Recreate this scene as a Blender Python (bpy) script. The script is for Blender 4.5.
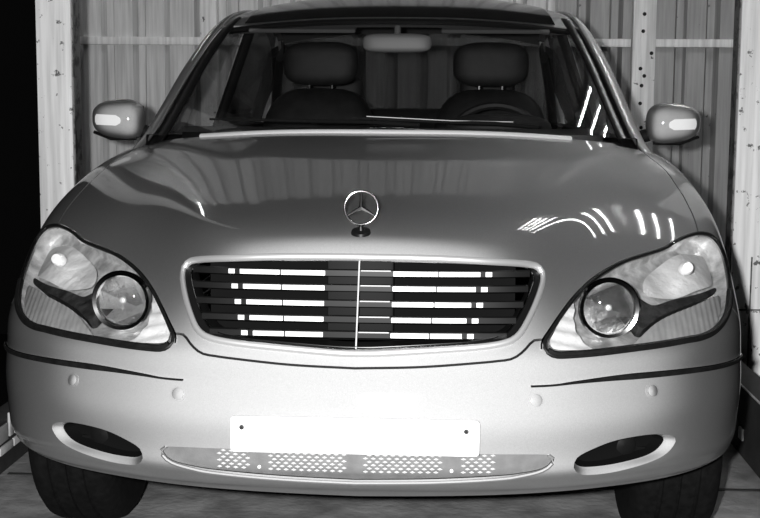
import bpy, bmesh, math, random
import numpy as np
from mathutils import Vector, Matrix
from mathutils.geometry import delaunay_2d_cdt

for o in list(bpy.data.objects):
    bpy.data.objects.remove(o)
random.seed(7)
rng = np.random.default_rng(7)
SC = bpy.context.scene
COL = SC.collection
R = math.radians

# ------------------------------------------------------------------ camera
cam_data = bpy.data.cameras.new('camera')
cam_data.sensor_width = 36.0
cam_data.lens = 1293.0/760.0*36.0
cam_data.clip_start = 0.05
cam = bpy.data.objects.new('camera', cam_data)
COL.objects.link(cam)
cam.matrix_world = (Matrix.Translation((.197, -2.7, 1.14)) @ Matrix.Rotation(R(3.05), 4, 'Z')
                    @ Matrix.Rotation(R(90)-math.atan(159/1293), 4, 'X') @ Matrix.Rotation(R(.4), 4, 'Z'))
SC.camera = cam

# ------------------------------------------------------------------ world, flash, exposure
world = bpy.data.worlds.new('world'); SC.world = world
world.use_nodes = True
world.node_tree.nodes['Background'].inputs[0].default_value = (1, 1, 1, 1)
world.node_tree.nodes['Background'].inputs[1].default_value = 0.002
SC.view_settings.view_transform = 'Standard'
SC.view_settings.look = 'None'
SC.view_settings.gamma = 1.0
SC.view_settings.exposure = 0.0
SC.view_settings.use_curve_mapping = False

fl = bpy.data.lights.new('camera_flash', 'SPOT')       # the photographer's flash, just above the lens
fl.energy = 780; fl.shadow_soft_size = .025; fl.spot_size = R(75); fl.spot_blend = .5
flo = bpy.data.objects.new('camera_flash', fl); COL.objects.link(flo)
flo.matrix_world = Matrix.Translation((.10, -2.70, 1.18)) @ Matrix.Rotation(R(3), 4, 'Z') @ Matrix.Rotation(R(84), 4, 'X')

# ------------------------------------------------------------------ materials
def nodes(m):
    m.use_nodes = True
    return m.node_tree.nodes, m.node_tree.links, m.node_tree.nodes['Principled BSDF']
def mat(name, v, rough=.5, metal=0., coat=0., var=0., scale=8., bump=0., bscale=60., spec=.5):
    m = bpy.data.materials.new(name)
    N, L, b = nodes(m)
    b.inputs['Base Color'].default_value = (v, v, v, 1)
    b.inputs['Roughness'].default_value = rough
    b.inputs['Metallic'].default_value = metal
    b.inputs['Coat Weight'].default_value = coat
    b.inputs['Coat Roughness'].default_value = .03
    b.inputs['Specular IOR Level'].default_value = spec
    tc = N.new('ShaderNodeTexCoord')
    if var > 0:
        n = N.new('ShaderNodeTexNoise'); n.inputs['Scale'].default_value = scale; n.inputs['Detail'].default_value = 5
        L.new(tc.outputs['Object'], n.inputs['Vector'])
        r = N.new('ShaderNodeValToRGB')
        lo, hi = max(0, v-var), min(1, v+var)
        r.color_ramp.elements[0].position = .3; r.color_ramp.elements[0].color = (lo, lo, lo, 1)
        r.color_ramp.elements[1].position = .7; r.color_ramp.elements[1].color = (hi, hi, hi, 1)
        L.new(n.outputs['Fac'], r.inputs['Fac']); L.new(r.outputs['Color'], b.inputs['Base Color'])
    if bump > 0:
        n2 = N.new('ShaderNodeTexNoise'); n2.inputs['Scale'].default_value = bscale; n2.inputs['Detail'].default_value = 3
        L.new(tc.outputs['Object'], n2.inputs['Vector'])
        bp = N.new('ShaderNodeBump'); bp.inputs['Strength'].default_value = bump; bp.inputs['Distance'].default_value = .01
        L.new(n2.outputs['Fac'], bp.inputs['Height']); L.new(bp.outputs['Normal'], b.inputs['Normal'])
    return m
def mat_glass(name, tint, rough=.0):
    m = bpy.data.materials.new(name); m.use_nodes = True
    N, L = m.node_tree.nodes, m.node_tree.links
    N.remove(N['Principled BSDF']); out = N['Material Output']
    lw = N.new('ShaderNodeLayerWeight'); lw.inputs['Blend'].default_value = .5      # 1-|N.I|, the same from both sides
    pw = N.new('ShaderNodeMath'); pw.operation = 'POWER'; pw.inputs[1].default_value = 5
    f = N.new('ShaderNodeMath'); f.operation = 'MULTIPLY_ADD'; f.inputs[1].default_value = .94; f.inputs[2].default_value = .06
    L.new(lw.outputs['Facing'], pw.inputs[0]); L.new(pw.outputs[0], f.inputs[0])
    t = N.new('ShaderNodeBsdfTransparent'); t.inputs['Color'].default_value = (tint, tint, tint, 1)
    g = N.new('ShaderNodeBsdfGlossy'); g.inputs['Roughness'].default_value = rough
    mx = N.new('ShaderNodeMixShader')
    L.new(f.outputs[0], mx.inputs[0]); L.new(t.outputs[0], mx.inputs[1]); L.new(g.outputs[0], mx.inputs[2])
    L.new(mx.outputs[0], out.inputs['Surface'])
    return m
def mat_paint(name, v, rough, dif, coat):
    """metallic lacquer: broad flake sheen, a little body colour, clear coat on top"""
    m = bpy.data.materials.new(name); m.use_nodes = True
    N, L = m.node_tree.nodes, m.node_tree.links
    N.remove(N['Principled BSDF']); out = N['Material Output']
    tc = N.new('ShaderNodeTexCoord'); ns = N.new('ShaderNodeTexNoise'); ns.inputs['Scale'].default_value = 900; ns.inputs['Detail'].default_value = 1
    L.new(tc.outputs['Object'], ns.inputs['Vector'])
    rp = N.new('ShaderNodeValToRGB')
    rp.color_ramp.elements[0].position = .3; rp.color_ramp.elements[0].color = (v*.86,)*3+(1,)
    rp.color_ramp.elements[1].position = .7; rp.color_ramp.elements[1].color = (min(1, v*1.14),)*3+(1,)
    L.new(ns.outputs['Fac'], rp.inputs['Fac'])
    g = N.new('ShaderNodeBsdfGlossy'); g.distribution = 'BECKMANN'; g.inputs['Roughness'].default_value = rough
    L.new(rp.outputs['Color'], g.inputs['Color'])
    d = N.new('ShaderNodeBsdfDiffuse'); L.new(rp.outputs['Color'], d.inputs['Color'])
    mx = N.new('ShaderNodeMixShader'); mx.inputs[0].default_value = dif
    L.new(g.outputs[0], mx.inputs[1]); L.new(d.outputs[0], mx.inputs[2])
    lw = N.new('ShaderNodeLayerWeight'); lw.inputs['Blend'].default_value = .5
    pw = N.new('ShaderNodeMath'); pw.operation = 'POWER'; pw.inputs[1].default_value = 5
    f = N.new('ShaderNodeMath'); f.operation = 'MULTIPLY_ADD'; f.inputs[1].default_value = .95*coat; f.inputs[2].default_value = .045*coat
    L.new(lw.outputs['Facing'], pw.inputs[0]); L.new(pw.outputs[0], f.inputs[0])
    c = N.new('ShaderNodeBsdfGlossy'); c.inputs['Roughness'].default_value = .05
    m2 = N.new('ShaderNodeMixShader')
    L.new(f.outputs[0], m2.inputs[0]); L.new(mx.outputs[0], m2.inputs[1]); L.new(c.outputs[0], m2.inputs[2])
    L.new(m2.outputs[0], out.inputs['Surface'])
    return m
def mat_emit(name, s):
    m = bpy.data.materials.new(name)
    N, L, b = nodes(m)
    b.inputs['Base Color'].default_value = (.9, .9, .9, 1)
    b.inputs['Emission Color'].default_value = (1, 1, 1, 1); b.inputs['Emission Strength'].default_value = s
    return m
def mat_chipped(name, v, dark, thr, scale=14., rough=.55):
    """pale paint with small rust chips and faint vertical streaks"""
    m = bpy.data.materials.new(name)
    N, L, b = nodes(m)
    tc = N.new('ShaderNodeTexCoord')
    n = N.new('ShaderNodeTexNoise'); n.inputs['Scale'].default_value = scale; n.inputs['Detail'].default_value = 6; n.inputs['Roughness'].default_value = .65
    L.new(tc.outputs['Object'], n.inputs['Vector'])
    r = N.new('ShaderNodeValToRGB')
    r.color_ramp.elements[0].position = thr; r.color_ramp.elements[0].color = (dark,)*3+(1,)
    r.color_ramp.elements[1].position = thr+.03; r.color_ramp.elements[1].color = (v,)*3+(1,)
    L.new(n.outputs['Fac'], r.inputs['Fac'])
    mp = N.new('ShaderNodeMapping'); mp.inputs['Scale'].default_value = (26, 26, 1.2)
    L.new(tc.outputs['Object'], mp.inputs['Vector'])
    s = N.new('ShaderNodeTexNoise'); s.inputs['Scale'].default_value = 1.6; s.inputs['Detail'].default_value = 4
    L.new(mp.outputs['Vector'], s.inputs['Vector'])
    r2 = N.new('ShaderNodeValToRGB')
    r2.color_ramp.elements[0].position = .3; r2.color_ramp.elements[0].color = (.68,)*3+(1,)
    r2.color_ramp.elements[1].position = .65; r2.color_ramp.elements[1].color = (1, 1, 1, 1)
    L.new(s.outputs['Fac'], r2.inputs['Fac'])
    mx = N.new('ShaderNodeMix'); mx.data_type = 'RGBA'; mx.blend_type = 'MULTIPLY'; mx.inputs['Factor'].default_value = 1
    L.new(r.outputs['Color'], mx.inputs['A']); L.new(r2.outputs['Color'], mx.inputs['B'])
    L.new(mx.outputs['Result'], b.inputs['Base Color'])
    b.inputs['Roughness'].default_value = rough
    bp = N.new('ShaderNodeBump'); bp.inputs['Strength'].default_value = .25; bp.inputs['Distance'].default_value = .004
    L.new(n.outputs['Fac'], bp.inputs['Height']); L.new(bp.outputs['Normal'], b.inputs['Normal'])
    return m

M = dict(
    paint=mat_paint('silver_paint', .42, .72, .18, .8),
    chrome=mat('chrome', .82, .10, 1.0),
    satin=mat('satin_metal', .86, .42, .35),
    frame=mat('grille_frame_silver', .60, .40, .6),
    black=mat('gloss_black_plastic', .006, .35, spec=.3),
    rubber=mat('black_rubber', .006, .55, var=.003, scale=60, spec=.25),
    dark=mat('dark_trim', .006, .7, spec=.2),
    cavity=mat('cavity_black', .003, .9, spec=.1),
    greyplastic=mat('grey_plastic', .16, .55, var=.02, scale=40, bump=.1, bscale=300),
    mesh=mat('bright_mesh', .80, .35, .2),
    plate=mat('white_plate', .80, .5, var=.02, scale=10),
    glass=mat_glass('window_glass', .90),
    tinted=mat_glass('tinted_rear_glass', .24),
    sunroof=mat('sunroof_black_glass', .01, .12),
    lens=mat_glass('lamp_lens', .95),
    reflector=mat('reflector_silver', .92, .36, .30, var=.08, scale=24, bump=.6, bscale=26),
    housing=mat('lamp_housing_silver', .66, .35, .5, var=.28, scale=30, bump=.9, bscale=20),
    bezel=mat('lamp_bezel_dark', .022, .45, var=.018, scale=45, bump=.4, bscale=40),
    turn=mat('turn_signal_grey', .36, .35, .2, var=.05, scale=30),
    projector=mat_glass('projector_glass', .88, .04),
    indicator=mat('indicator_lens_pale', .85, .3),
    leather=mat('dark_leather', .008, .6, var=.003, scale=20, spec=.3),
    dash=mat('dashboard_dark', .008, .7, bump=.15, bscale=200),
    headliner=mat('grey_headliner', .06, .9),
    mirrorgrey=mat('mirror_back_grey', .12, .5),
    tyre=mat('tyre_rubber', .004, .9, var=.002, scale=50, spec=.1),
    alloy=mat('alloy_rim', .55, .35, .8),
    wall=mat_chipped('corrugated_white_steel', .78, .2, .26, scale=9.),
    grimy=mat_chipped('corrugated_grimy_steel', .42, .12, .30, scale=9.),
    rail=mat_chipped('pale_rail_paint', .96, .25, .28, scale=16.),
    post=mat_chipped('white_post_paint', .90, .12, .36, scale=22.),
    postedge=mat_chipped('post_shade_and_seam', .14, .03, .45, scale=20.),  # dark tone for the shade on the post sides; seams share it
    wallpost=mat_chipped('off_white_wall_post', .96, .14, .33, scale=15.),
    hole=mat('bolt_hole_black', .01, .9),
    floor=mat('steel_floor_grey', .20, .6, var=.10, scale=7., bump=.35, bscale=38),
    kerb=mat('dark_kerb_steel', .015, .7, var=.006, scale=12),
    kerbplate=mat('pale_kerb_plate', .42, .6, var=.08, scale=20),
    ceiling=mat('dark_ceiling', .035, .8, var=.02),
    tube=mat_emit('lamp_tube', 46.0),
    tubebox=mat('lamp_tray_dark', .03, .6),
)

# ---- front body surface -------------------------------------------------
def lerp(x, xs, ys): return np.interp(x, xs, ys)
def sstep(x, a, b):
    t = np.clip((x-a)/(b-a), 0, 1); return t*t*t*(t*(6*t-15)+10)
_spl = {}
def pchip(x, xs, ys):
    """smooth (C2) natural cubic spline through the points, straight beyond its ends"""
    key = (tuple(xs), tuple(ys))
    if key not in _spl:
        X = np.array(xs, float); Y = np.array(ys, float); n = len(X); h = np.diff(X)
        A = np.eye(n); r = np.zeros(n)
        for i in range(1, n-1):
            A[i, i-1] = h[i-1]; A[i, i] = 2*(h[i-1]+h[i]); A[i, i+1] = h[i]
            r[i] = 6*((Y[i+1]-Y[i])/h[i]-(Y[i]-Y[i-1])/h[i-1])
        _spl[key] = (X, Y, h, np.linalg.solve(A, r))
    X, Y, h, m = _spl[key]
    x = np.asarray(x, float); xc = np.clip(x, X[0], X[-1])
    i = np.clip(np.searchsorted(X, xc)-1, 0, len(X)-2)
    a = X[i+1]-xc; b = xc-X[i]
    r = (m[i]*a**3+m[i+1]*b**3)/(6*h[i])+(Y[i]/h[i]-m[i]*h[i]/6)*a+(Y[i+1]/h[i]-m[i+1]*h[i]/6)*b
    d0 = (Y[1]-Y[0])/h[0]-h[0]*m[1]/6; d1 = (Y[-1]-Y[-2])/h[-1]+h[-1]*m[-2]/6
    return r+np.where(x > X[-1], (x-X[-1])*d1, 0)+np.where(x < X[0], (x-X[0])*d0, 0)
def smax(a, b, k):
    return .5*(a+b+np.sqrt((a-b)**2+k*k))
CY, CZ = 1.7, 0.45
def body_g(x, y, z):
    ax = np.abs(x)
    # front face: plan curve + upright profile + lean of the lamps
    plan = pchip(ax, [0, .15, .3, .45, .6, .72, .82, .89, .94, .98, 1.02], [0, .004, .017, .045, .098, .163, .25, .345, .46, .62, .85])
    prof = pchip(z, [.2, .29, .32, .36, .40, .45, .475, .515, .535, .565, .59, .62, .9],
                 [.16, .065, .025, .012, .006, .0, .003, .0128, .0155, .0175, .0215, .032, .12])
    lean = .20 + 1.05*sstep(ax, .22, .66) - .35*sstep(ax, .60, 1.05)
    q = z-.60
    front = plan + prof + lean*(0.5*(q+np.sqrt(q*q+.0009)))
    front = front - .009*np.exp(-((z-.292)/.011)**2)
    # side
    side_w = .970 - .55*np.maximum(0, z-.70)**2 - .35*np.maximum(0, .52-z)**2
    # top
    zc = pchip(y, [-.2, .0, .12, .2, .35, .6, 1.0, 1.4, 1.8], [.74, .80, .835, .858, .888, .928, .992, 1.045, 1.07])
    dr = pchip(y, [0, .5, .9, 1.4, 1.8], [.10, .095, .075, .06, .06])
    top = zc - dr*(ax/.8)**2.4 
    # soft ridges running back from the grille corners
    rx = .335 + .23*y
    top = top + .003*np.exp(-((ax-rx)/.10)**2)
    a = (front-y)/np.sqrt(1+.5*lean**2)
    g = smax(z-top, ax-side_w, .05)
    return smax(g, a, .032+.065*sstep(ax, .0, .65))
def body_hit(lam, phi):
    """distance along the direction (lam latitude towards x, phi elevation) from the centre"""
    lam = np.asarray(lam, float); phi = np.asarray(phi, float)
    u = np.tan(lam)
    lo = np.full(lam.shape, .05); hi = np.full(lam.shape, 2.6)
    for _ in range(42):
        m = .5*(lo+hi)
        g = body_g(m*u, CY-m*np.cos(phi), CZ+m*np.sin(phi))
        lo = np.where(g < 0, m, lo); hi = np.where(g < 0, hi, m)
    m = .5*(lo+hi)
    return np.stack([m*u, CY-m*np.cos(phi), CZ+m*np.sin(phi)], -1)
def body_normal(p, e=.003):
    x, y, z = p[..., 0], p[..., 1], p[..., 2]
    n = np.stack([body_g(x+e, y, z)-body_g(x-e, y, z), body_g(x, y+e, z)-body_g(x, y-e, z), body_g(x, y, z+e)-body_g(x, y, z-e)], -1)
    return n/np.linalg.norm(n, axis=-1, keepdims=True)
def to_par(p):
    p = np.asarray(p, float)
    r = np.hypot(p[..., 1]-CY, p[..., 2]-CZ)
    return np.stack([np.arctan2(p[..., 0], r), np.arctan2(p[..., 2]-CZ, CY-p[..., 1])], -1)

# ------------------------------------------------------------------ mesh helpers
def link(name, me, m, parent=None):
    o = bpy.data.objects.new(name, me); COL.objects.link(o)
    if m is not None: me.materials.append(m if not isinstance(m, str) else M[m])
    if parent is not None: o.parent = parent
    return o
def make(name, v, f, m, parent=None, smooth=True, sharp=40):
    me = bpy.data.meshes.new(name)
    me.from_pydata([tuple(map(float, p)) for p in v], [], [tuple(int(i) for i in q) for q in f])
    me.validate(); 
    bm = bmesh.new(); bm.from_mesh(me); bmesh.ops.recalc_face_normals(bm, faces=bm.faces); bm.to_mesh(me); bm.free()
    if smooth:
        me.polygons.foreach_set('use_smooth', [True]*len(me.polygons))
        if sharp: me.set_sharp_from_angle(angle=R(sharp))
    return link(name, me, m, parent)
def empty(name, loc=(0, 0, 0)):
    o = bpy.data.objects.new(name, None); COL.objects.link(o); o.location = loc; return o
def tag(o, label=None, cat=None, group=None, kind=None):
    if label: o['label'] = label
    if cat: o['category'] = cat
    if group: o['group'] = group
    if kind: o['kind'] = kind
    return o
class MB:
    """collects shapes that belong to one part"""
    def __init__(s): s.v = []; s.f = []
    def add(s, v, f):
        n = len(s.v); s.v += [tuple(p) for p in v]; s.f += [tuple(i+n for i in q) for q in f]; return s
    def box(s, c, d, rot=None, bev=0.):
        bm = bmesh.new(); bmesh.ops.create_cube(bm, size=1)
        for q in bm.verts: q.co = Vector((q.co.x*d[0], q.co.y*d[1], q.co.z*d[2]))
        if bev: bmesh.ops.bevel(bm, geom=list(bm.edges), offset=bev, segments=2, affect='EDGES', profile=.5)
        if rot is not None: bmesh.ops.transform(bm, matrix=rot.to_4x4(), verts=bm.verts)
        bm.verts.index_update()
        v = [tuple(q.co+Vector(c)) for q in bm.verts]; f = [tuple(x.index for x in p.verts) for p in bm.faces]
        bm.free(); return s.add(v, f)
    def tube(s, pts, r, n=8, closed=False, rz=None, ref=(0, 0, 1)):
        """sweep an ellipse (r across, rz along ref) along the points; r may be a list"""
        P = np.asarray(pts, float); k = len(P)
        T = np.roll(P, -1, 0)-np.roll(P, 1, 0) if closed else np.gradient(P, axis=0)
        T /= np.linalg.norm(T, axis=1, keepdims=True)
        rr = np.broadcast_to(np.asarray(r, float), (k,)); rq = rr if rz is None else np.broadcast_to(np.asarray(rz, float), (k,))
        v = []; f = []
        ref = np.asarray(ref, float); ref = np.broadcast_to(ref, (k, 3))
        for i in range(k):
            a = np.cross(T[i], ref[i]); la = np.linalg.norm(a)
            if la < 1e-6: a = np.cross(T[i], (1, 0, .01)); la = np.linalg.norm(a)
            a /= la; b = np.cross(a, T[i])
            for j in range(n):
                t = 2*math.pi*j/n
                v.append(P[i]+a*rr[i]*math.cos(t)+b*rq[i]*math.sin(t))
        for i in range(k if closed else k-1):
            i2 = (i+1) % k
            for j in range(n): f.append((i*n+j, i*n+(j+1) % n, i2*n+(j+1) % n, i2*n+j))
        if not closed: f += [tuple(range(n))[::-1], tuple((k-1)*n+j for j in range(n))]
        return s.add(v, f)
    def lathe(s, prof, c, axis, n=32, sy=1.):
        """prof: (radius, distance along axis)"""
        ax = Vector(axis).normalized(); q = ax.to_track_quat('Z', 'Y').to_matrix()
        v = []; f = []
        for (r, h) in prof:
            for j in range(n):
                t = 2*math.pi*j/n
                v.append(tuple(Vector(c)+q @ Vector((r*math.cos(t), r*sy*math.sin(t), h))))
        for i in range(len(prof)-1):
            for j in range(n): f.append((i*n+j, i*n+(j+1) % n, (i+1)*n+(j+1) % n, (i+1)*n+j))
        if prof[0][0] > 1e-5: f.append(tuple(range(n))[::-1])
        if prof[-1][0] > 1e-5: f.append(tuple((len(prof)-1)*n+j for j in range(n)))
        return s.add(v, f)
    def ellipsoid(s, c, r, e=1., n=24, m=14, fn=None):
        v = []; f = []
        sg = lambda a: math.copysign(abs(a)**e, a)
        for i in range(m+1):
            p = -math.pi/2+math.pi*i/m
            for j in range(n):
                t = 2*math.pi*j/n
                q = [sg(math.cos(p))*sg(math.cos(t)), sg(math.cos(p))*sg(math.sin(t)), sg(math.sin(p))]
                if fn: q = fn(q)
                v.append((c[0]+r[0]*q[0], c[1]+r[1]*q[1], c[2]+r[2]*q[2]))
        for i in range(m):
            for j in range(n): f.append((i*n+j, i*n+(j+1) % n, (i+1)*n+(j+1) % n, (i+1)*n+j))
        return s.add(v, f)
    def grid(s, P):
        a, b = P.shape[:2]
        return s.add(P.reshape(-1, 3), [(i*b+j, i*b+j+1, (i+1)*b+j+1, (i+1)*b+j) for i in range(a-1) for j in range(b-1)])
    def prism(s, poly, d0, d1):
        """extrude a closed outline from offset d0 to d1 (3-vectors)"""
        n = len(poly); P = np.asarray(poly, float)
        v = list(P+np.asarray(d0))+list(P+np.asarray(d1))
        f = [tuple(range(n)), tuple(range(2*n-1, n-1, -1))]+[(i, (i+1) % n, n+(i+1) % n, n+i) for i in range(n)]
        return s.add(v, f)
    def build(s, name, m, parent=None, smooth=True, sharp=40):
        me = make(name, s.v, s.f, m, parent, smooth, sharp); return me
def spline(pts, step=.012, closed=False):
    """Catmull-Rom through the points, resampled to an even step"""
    P = np.asarray(pts, float); n = len(P); out = []
    for i in range(n if closed else n-1):
        if closed: a, b, c, d = P[i-1], P[i], P[(i+1) % n], P[(i+2) % n]
        else:
            b, c = P[i], P[i+1]; a = P[i-1] if i else 2*b-c; d = P[i+2] if i+2 < n else 2*c-b
        k = max(2, int(np.linalg.norm(c-b)/step*2))
        for t in np.linspace(0, 1, k, endpoint=False):
            out.append(.5*((2*b)+(c-a)*t+(2*a-5*b+4*c-d)*t*t+(-a+3*b-3*c+d)*t**3))
    if not closed: out.append(P[-1])
    Q = np.array(out)
    if closed: Q = np.vstack([Q, Q[:1]])
    s = np.concatenate([[0], np.cumsum(np.linalg.norm(np.diff(Q, axis=0), axis=1))])
    k = max(3, int(round(s[-1]/step)))
    t = np.linspace(0, s[-1], k+1)
    if closed: t = t[:-1]
    return np.stack([np.interp(t, s, Q[:, j]) for j in range(Q.shape[1])], -1)
def inside(poly, p):
    poly = np.asarray(poly); x, y = p[:, 0], p[:, 1]; r = np.zeros(len(p), bool)
    x0, y0 = poly[:, 0], poly[:, 1]; x1, y1 = np.roll(x0, -1), np.roll(y0, -1)
    for a, b, c, d in zip(x0, y0, x1, y1):
        if b == d: continue
        k = (b > y) != (d > y)
        r ^= k & (x < (c-a)*(y-b)/(d-b)+a)
    return r
def strip_poly(line, hw):
    T = np.gradient(line, axis=0); T /= np.linalg.norm(T, axis=1, keepdims=True)
    Nn = np.stack([-T[:, 1], T[:, 0]], -1)
    return np.vstack([line+Nn*hw, (line-Nn*hw)[::-1]])
def cdt_panels(domain, holes, sp):
    """triangulate a flat domain minus holes; returns points, triangles and a component id for each"""
    pts = []; edges = []
    for poly in [domain]+holes:
        n0 = len(pts); k = len(poly)
        pts += [tuple(p) for p in poly]; edges += [(n0+i, n0+(i+1) % k) for i in range(k)]
    C = np.array(pts)
    lo, hi = domain.min(0), domain.max(0)
    gx, gy = np.meshgrid(np.arange(lo[0], hi[0], sp), np.arange(lo[1], hi[1], sp*.866), indexing='xy')
    gx = gx+(np.arange(gx.shape[0]) % 2)[:, None]*sp*.5
    g = np.stack([gx.ravel(), gy.ravel()], -1)
    g = g[inside(domain, g)]
    keep = np.ones(len(g), bool)
    for i in range(0, len(g), 2000):
        d = ((g[i:i+2000, None]-C[None])**2).sum(-1).min(1); keep[i:i+2000] = d > (sp*.55)**2
    g = g[keep]
    for h in holes: g = g[~inside(h, g)]
    vs, es, fs = delaunay_2d_cdt([Vector(p) for p in pts]+[Vector(p) for p in g], edges, [], 0, 1e-6)[:3]
    V = np.array([(v.x, v.y) for v in vs]); F = np.array([list(f) for f in fs])
    c = V[F].mean(1); ok = inside(domain, c)
    for h in holes: ok &= ~inside(h, c)
    a = V[F]; area = np.abs((a[:, 1, 0]-a[:, 0, 0])*(a[:, 2, 1]-a[:, 0, 1])-(a[:, 2, 0]-a[:, 0, 0])*(a[:, 1, 1]-a[:, 0, 1]))
    ok &= area > 1e-12
    F = F[ok]
    e2f = {}
    for i, t in enumerate(F):
        for q in range(3): e2f.setdefault(tuple(sorted((t[q], t[(q+1) % 3]))), []).append(i)
    comp = -np.ones(len(F), int); nc = 0
    for i in range(len(F)):
        if comp[i] >= 0: continue
        st = [i]; comp[i] = nc
        while st:
            j = st.pop(); t = F[j]
            for q in range(3):
                for k in e2f[tuple(sorted((t[q], t[(q+1) % 3])))]:
                    if comp[k] < 0: comp[k] = nc; st.append(k)
        nc += 1
    return V, F, comp
def shell(name, P, Nn, F, m, parent, depth=.010, sidefn=None):
    """smooth surface with its true normals and a turned-in edge"""
    used = np.unique(F); re = -np.ones(len(P), int); re[used] = np.arange(len(used))
    P = P[used]; Nn = Nn[used]; F = re[F]
    a = P[F]; fn = np.cross(a[:, 1]-a[:, 0], a[:, 2]-a[:, 0])
    flip = (fn*Nn[F].mean(1)).sum(1) < 0
    F[flip] = F[flip][:, ::-1]
    cnt = {}
    for t in F:
        for q in range(3):
            e = (t[q], t[(q+1) % 3]); k = tuple(sorted(e)); cnt.setdefault(k, []).append(e)
    be = [v[0] for k, v in cnt.items() if len(v) == 1]
    bv = sorted({i for e in be for i in e}); mp = {i: len(P)+j for j, i in enumerate(bv)}
    V = np.vstack([P, P[bv]-Nn[bv]*depth]) if depth else P
    faces = [tuple(t) for t in F]; ln = [Nn[i] for t in F for i in t]
    if depth:
        for (i, j) in be:
            q = (j, i, mp[i], mp[j]); nn = np.cross(V[q[1]]-V[q[0]], V[q[2]]-V[q[1]]); l = np.linalg.norm(nn)
            if l < 1e-12: nn = Nn[i]; l = 1
            faces.append(q); ln += [nn/l]*4
    me = bpy.data.meshes.new(name)
    me.from_pydata([tuple(map(float, p)) for p in V], [], [tuple(int(i) for i in q) for q in faces])
    me.polygons.foreach_set('use_smooth', [True]*len(me.polygons))
    me.normals_split_custom_set([tuple(map(float, n)) for n in ln])
    return link(name, me, m, parent)
def mir(P): 
    Q = np.array(P, float); Q[..., 0] *= -1; return Q
def on_surf(q, off=0.):
    """parameter points -> points on the body, moved outwards by off"""
    p = body_hit(q[:, 0], q[:, 1]); return p+body_normal(p)*off if off else p

# ------------------------------------------------------------------ the setting: a car lift in a corrugated shaft
WY = 5.6
FZ = -.055                                             # level of the deck
fl_ = MB().box((0, 2.35, -.06+FZ), (2.56, 5.7, .12), bev=.006)
floor = tag(fl_.build('floor', 'floor', None, True), kind='structure')
for k in range(4):                                     # joints between the deck plates
    MB().box((0, 1.25+k*1.2, FZ+.0015), (2.4, .02, .003)).build('deck_seam', 'kerb', floor)
pit = tag(MB().box((0, 1.6, -.56), (9, 9, .1)).build('floor_pit', 'cavity', None), kind='structure')

# back wall: corrugated sheets, each a piece of its own, on a frame
wall_back = tag(MB().box((0, WY+.115, 1.27), (4.78, .06, 3.56)).build('wall_back', 'wall', None), kind='structure')
PER = .205
def sheet_profile(n):
    pr = []
    for k in range(n):
        x = k*PER
        pr += [(x, 0), (x+.118, 0), (x+.140, .07), (x+.183, .07)]
    pr.append((n*PER, 0)); return pr
def sheet_mesh(n):
    pr = sheet_profile(n); b = MB(); v = []; f = []
    for zz in (-.5, 3.04):
        v += [(x, y, zz) for x, y in pr]
    k = len(pr)
    for zz in (-.5, 3.04): v += [(x, y+.003, zz) for x, y in pr]
    for i in range(k-1):
        f += [(i, i+1, k+i+1, k+i), (2*k+i, 3*k+i, 3*k+i+1, 2*k+i+1)]
    b.add(v, f)
    me = make('corrugated_sheet', b.v, b.f, 'wall', None, False)
    return me
proto = sheet_mesh(4)
proto.parent = wall_back
x0 = -2.37
for k in range(6):
    o = proto if k == 0 else proto.copy()
    if k: COL.objects.link(o); o.parent = wall_back
    o.location = (x0+k*4*PER*.985, WY+(.004 if k % 2 else 0), 0)
    if k >= 4:                                         # the sheets beside the broad post are grimier
        o.material_slots[0].link = 'OBJECT'; o.material_slots[0].material = M['grimy']
for xa, xb in ((-2.38, -1.39), (-1.28, 1.32), (1.47, 2.38)):
    MB().box(((xa+xb)/2, WY-.022, 1.505), (xb-xa, .04, .05), bev=.004).build('wall_rail', 'rail', wall_back)
def wall_post(xa, xb, holes):
    p = MB().box(((xa+xb)/2, WY-.045, 1.27), (xb-xa, .085, 3.54), bev=.005).build('wall_post', 'wallpost', wall_back)
    return p
wall_post(-1.388, -1.283, 0)
wall_post(1.323, 1.466, 1)
for hx, hz in ((1.39, 1.68), (1.385, 1.575), (1.44, 1.44), (1.40, 1.30), (1.375, 1.345), (1.385, 1.24), (1.38, 1.13), (1.39, .98), (1.39, 1.80)):
    MB().lathe([(.0, .002), (.010, .002), (.012, 0)], (hx, WY-.0895, hz), (0, -1, 0), 10).build('bolt_hole', 'hole', wall_back)

ceiling = tag(MB().box((0, 3.75, 3.1), (4.78, 3.9, .1)).build('ceiling', 'ceiling', None), kind='structure')

def steel_post(name, xa, xb, h):
    t = empty(name, ((xa+xb)/2, 2.45, -.51))
    MB().box((0, 0, h/2), (xb-xa, .10, h), bev=.004).build('post_front', 'post', t)
    return t
pl = steel_post('steel_post', -1.444, -1.304, 3.56)
tag(pl, 'white painted steel post with chipped edge beside the black opening', 'post')
MB().box((.073, .012, 1.78), (.006, .096, 3.5)).build('shaded_side', 'postedge', pl)  # dark face puts the shade on the post's inner side into colour
pr = steel_post('steel_post', 1.308, 1.66, 2.28)
tag(pr, 'broad worn white steel post rising behind the dark kerb', 'post')
MB().box((-.179, .012, 1.14), (.006, .096, 2.26)).build('shaded_side', 'postedge', pr)  # same painted shade on the inner side of the broad post
MB().box((-.10, -.051, .80), (.006, .004, .50)).build('seam', 'postedge', pr)
MB().box((.0, -.051, .84), (.30, .004, .006)).build('seam', 'postedge', pr)

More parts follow.
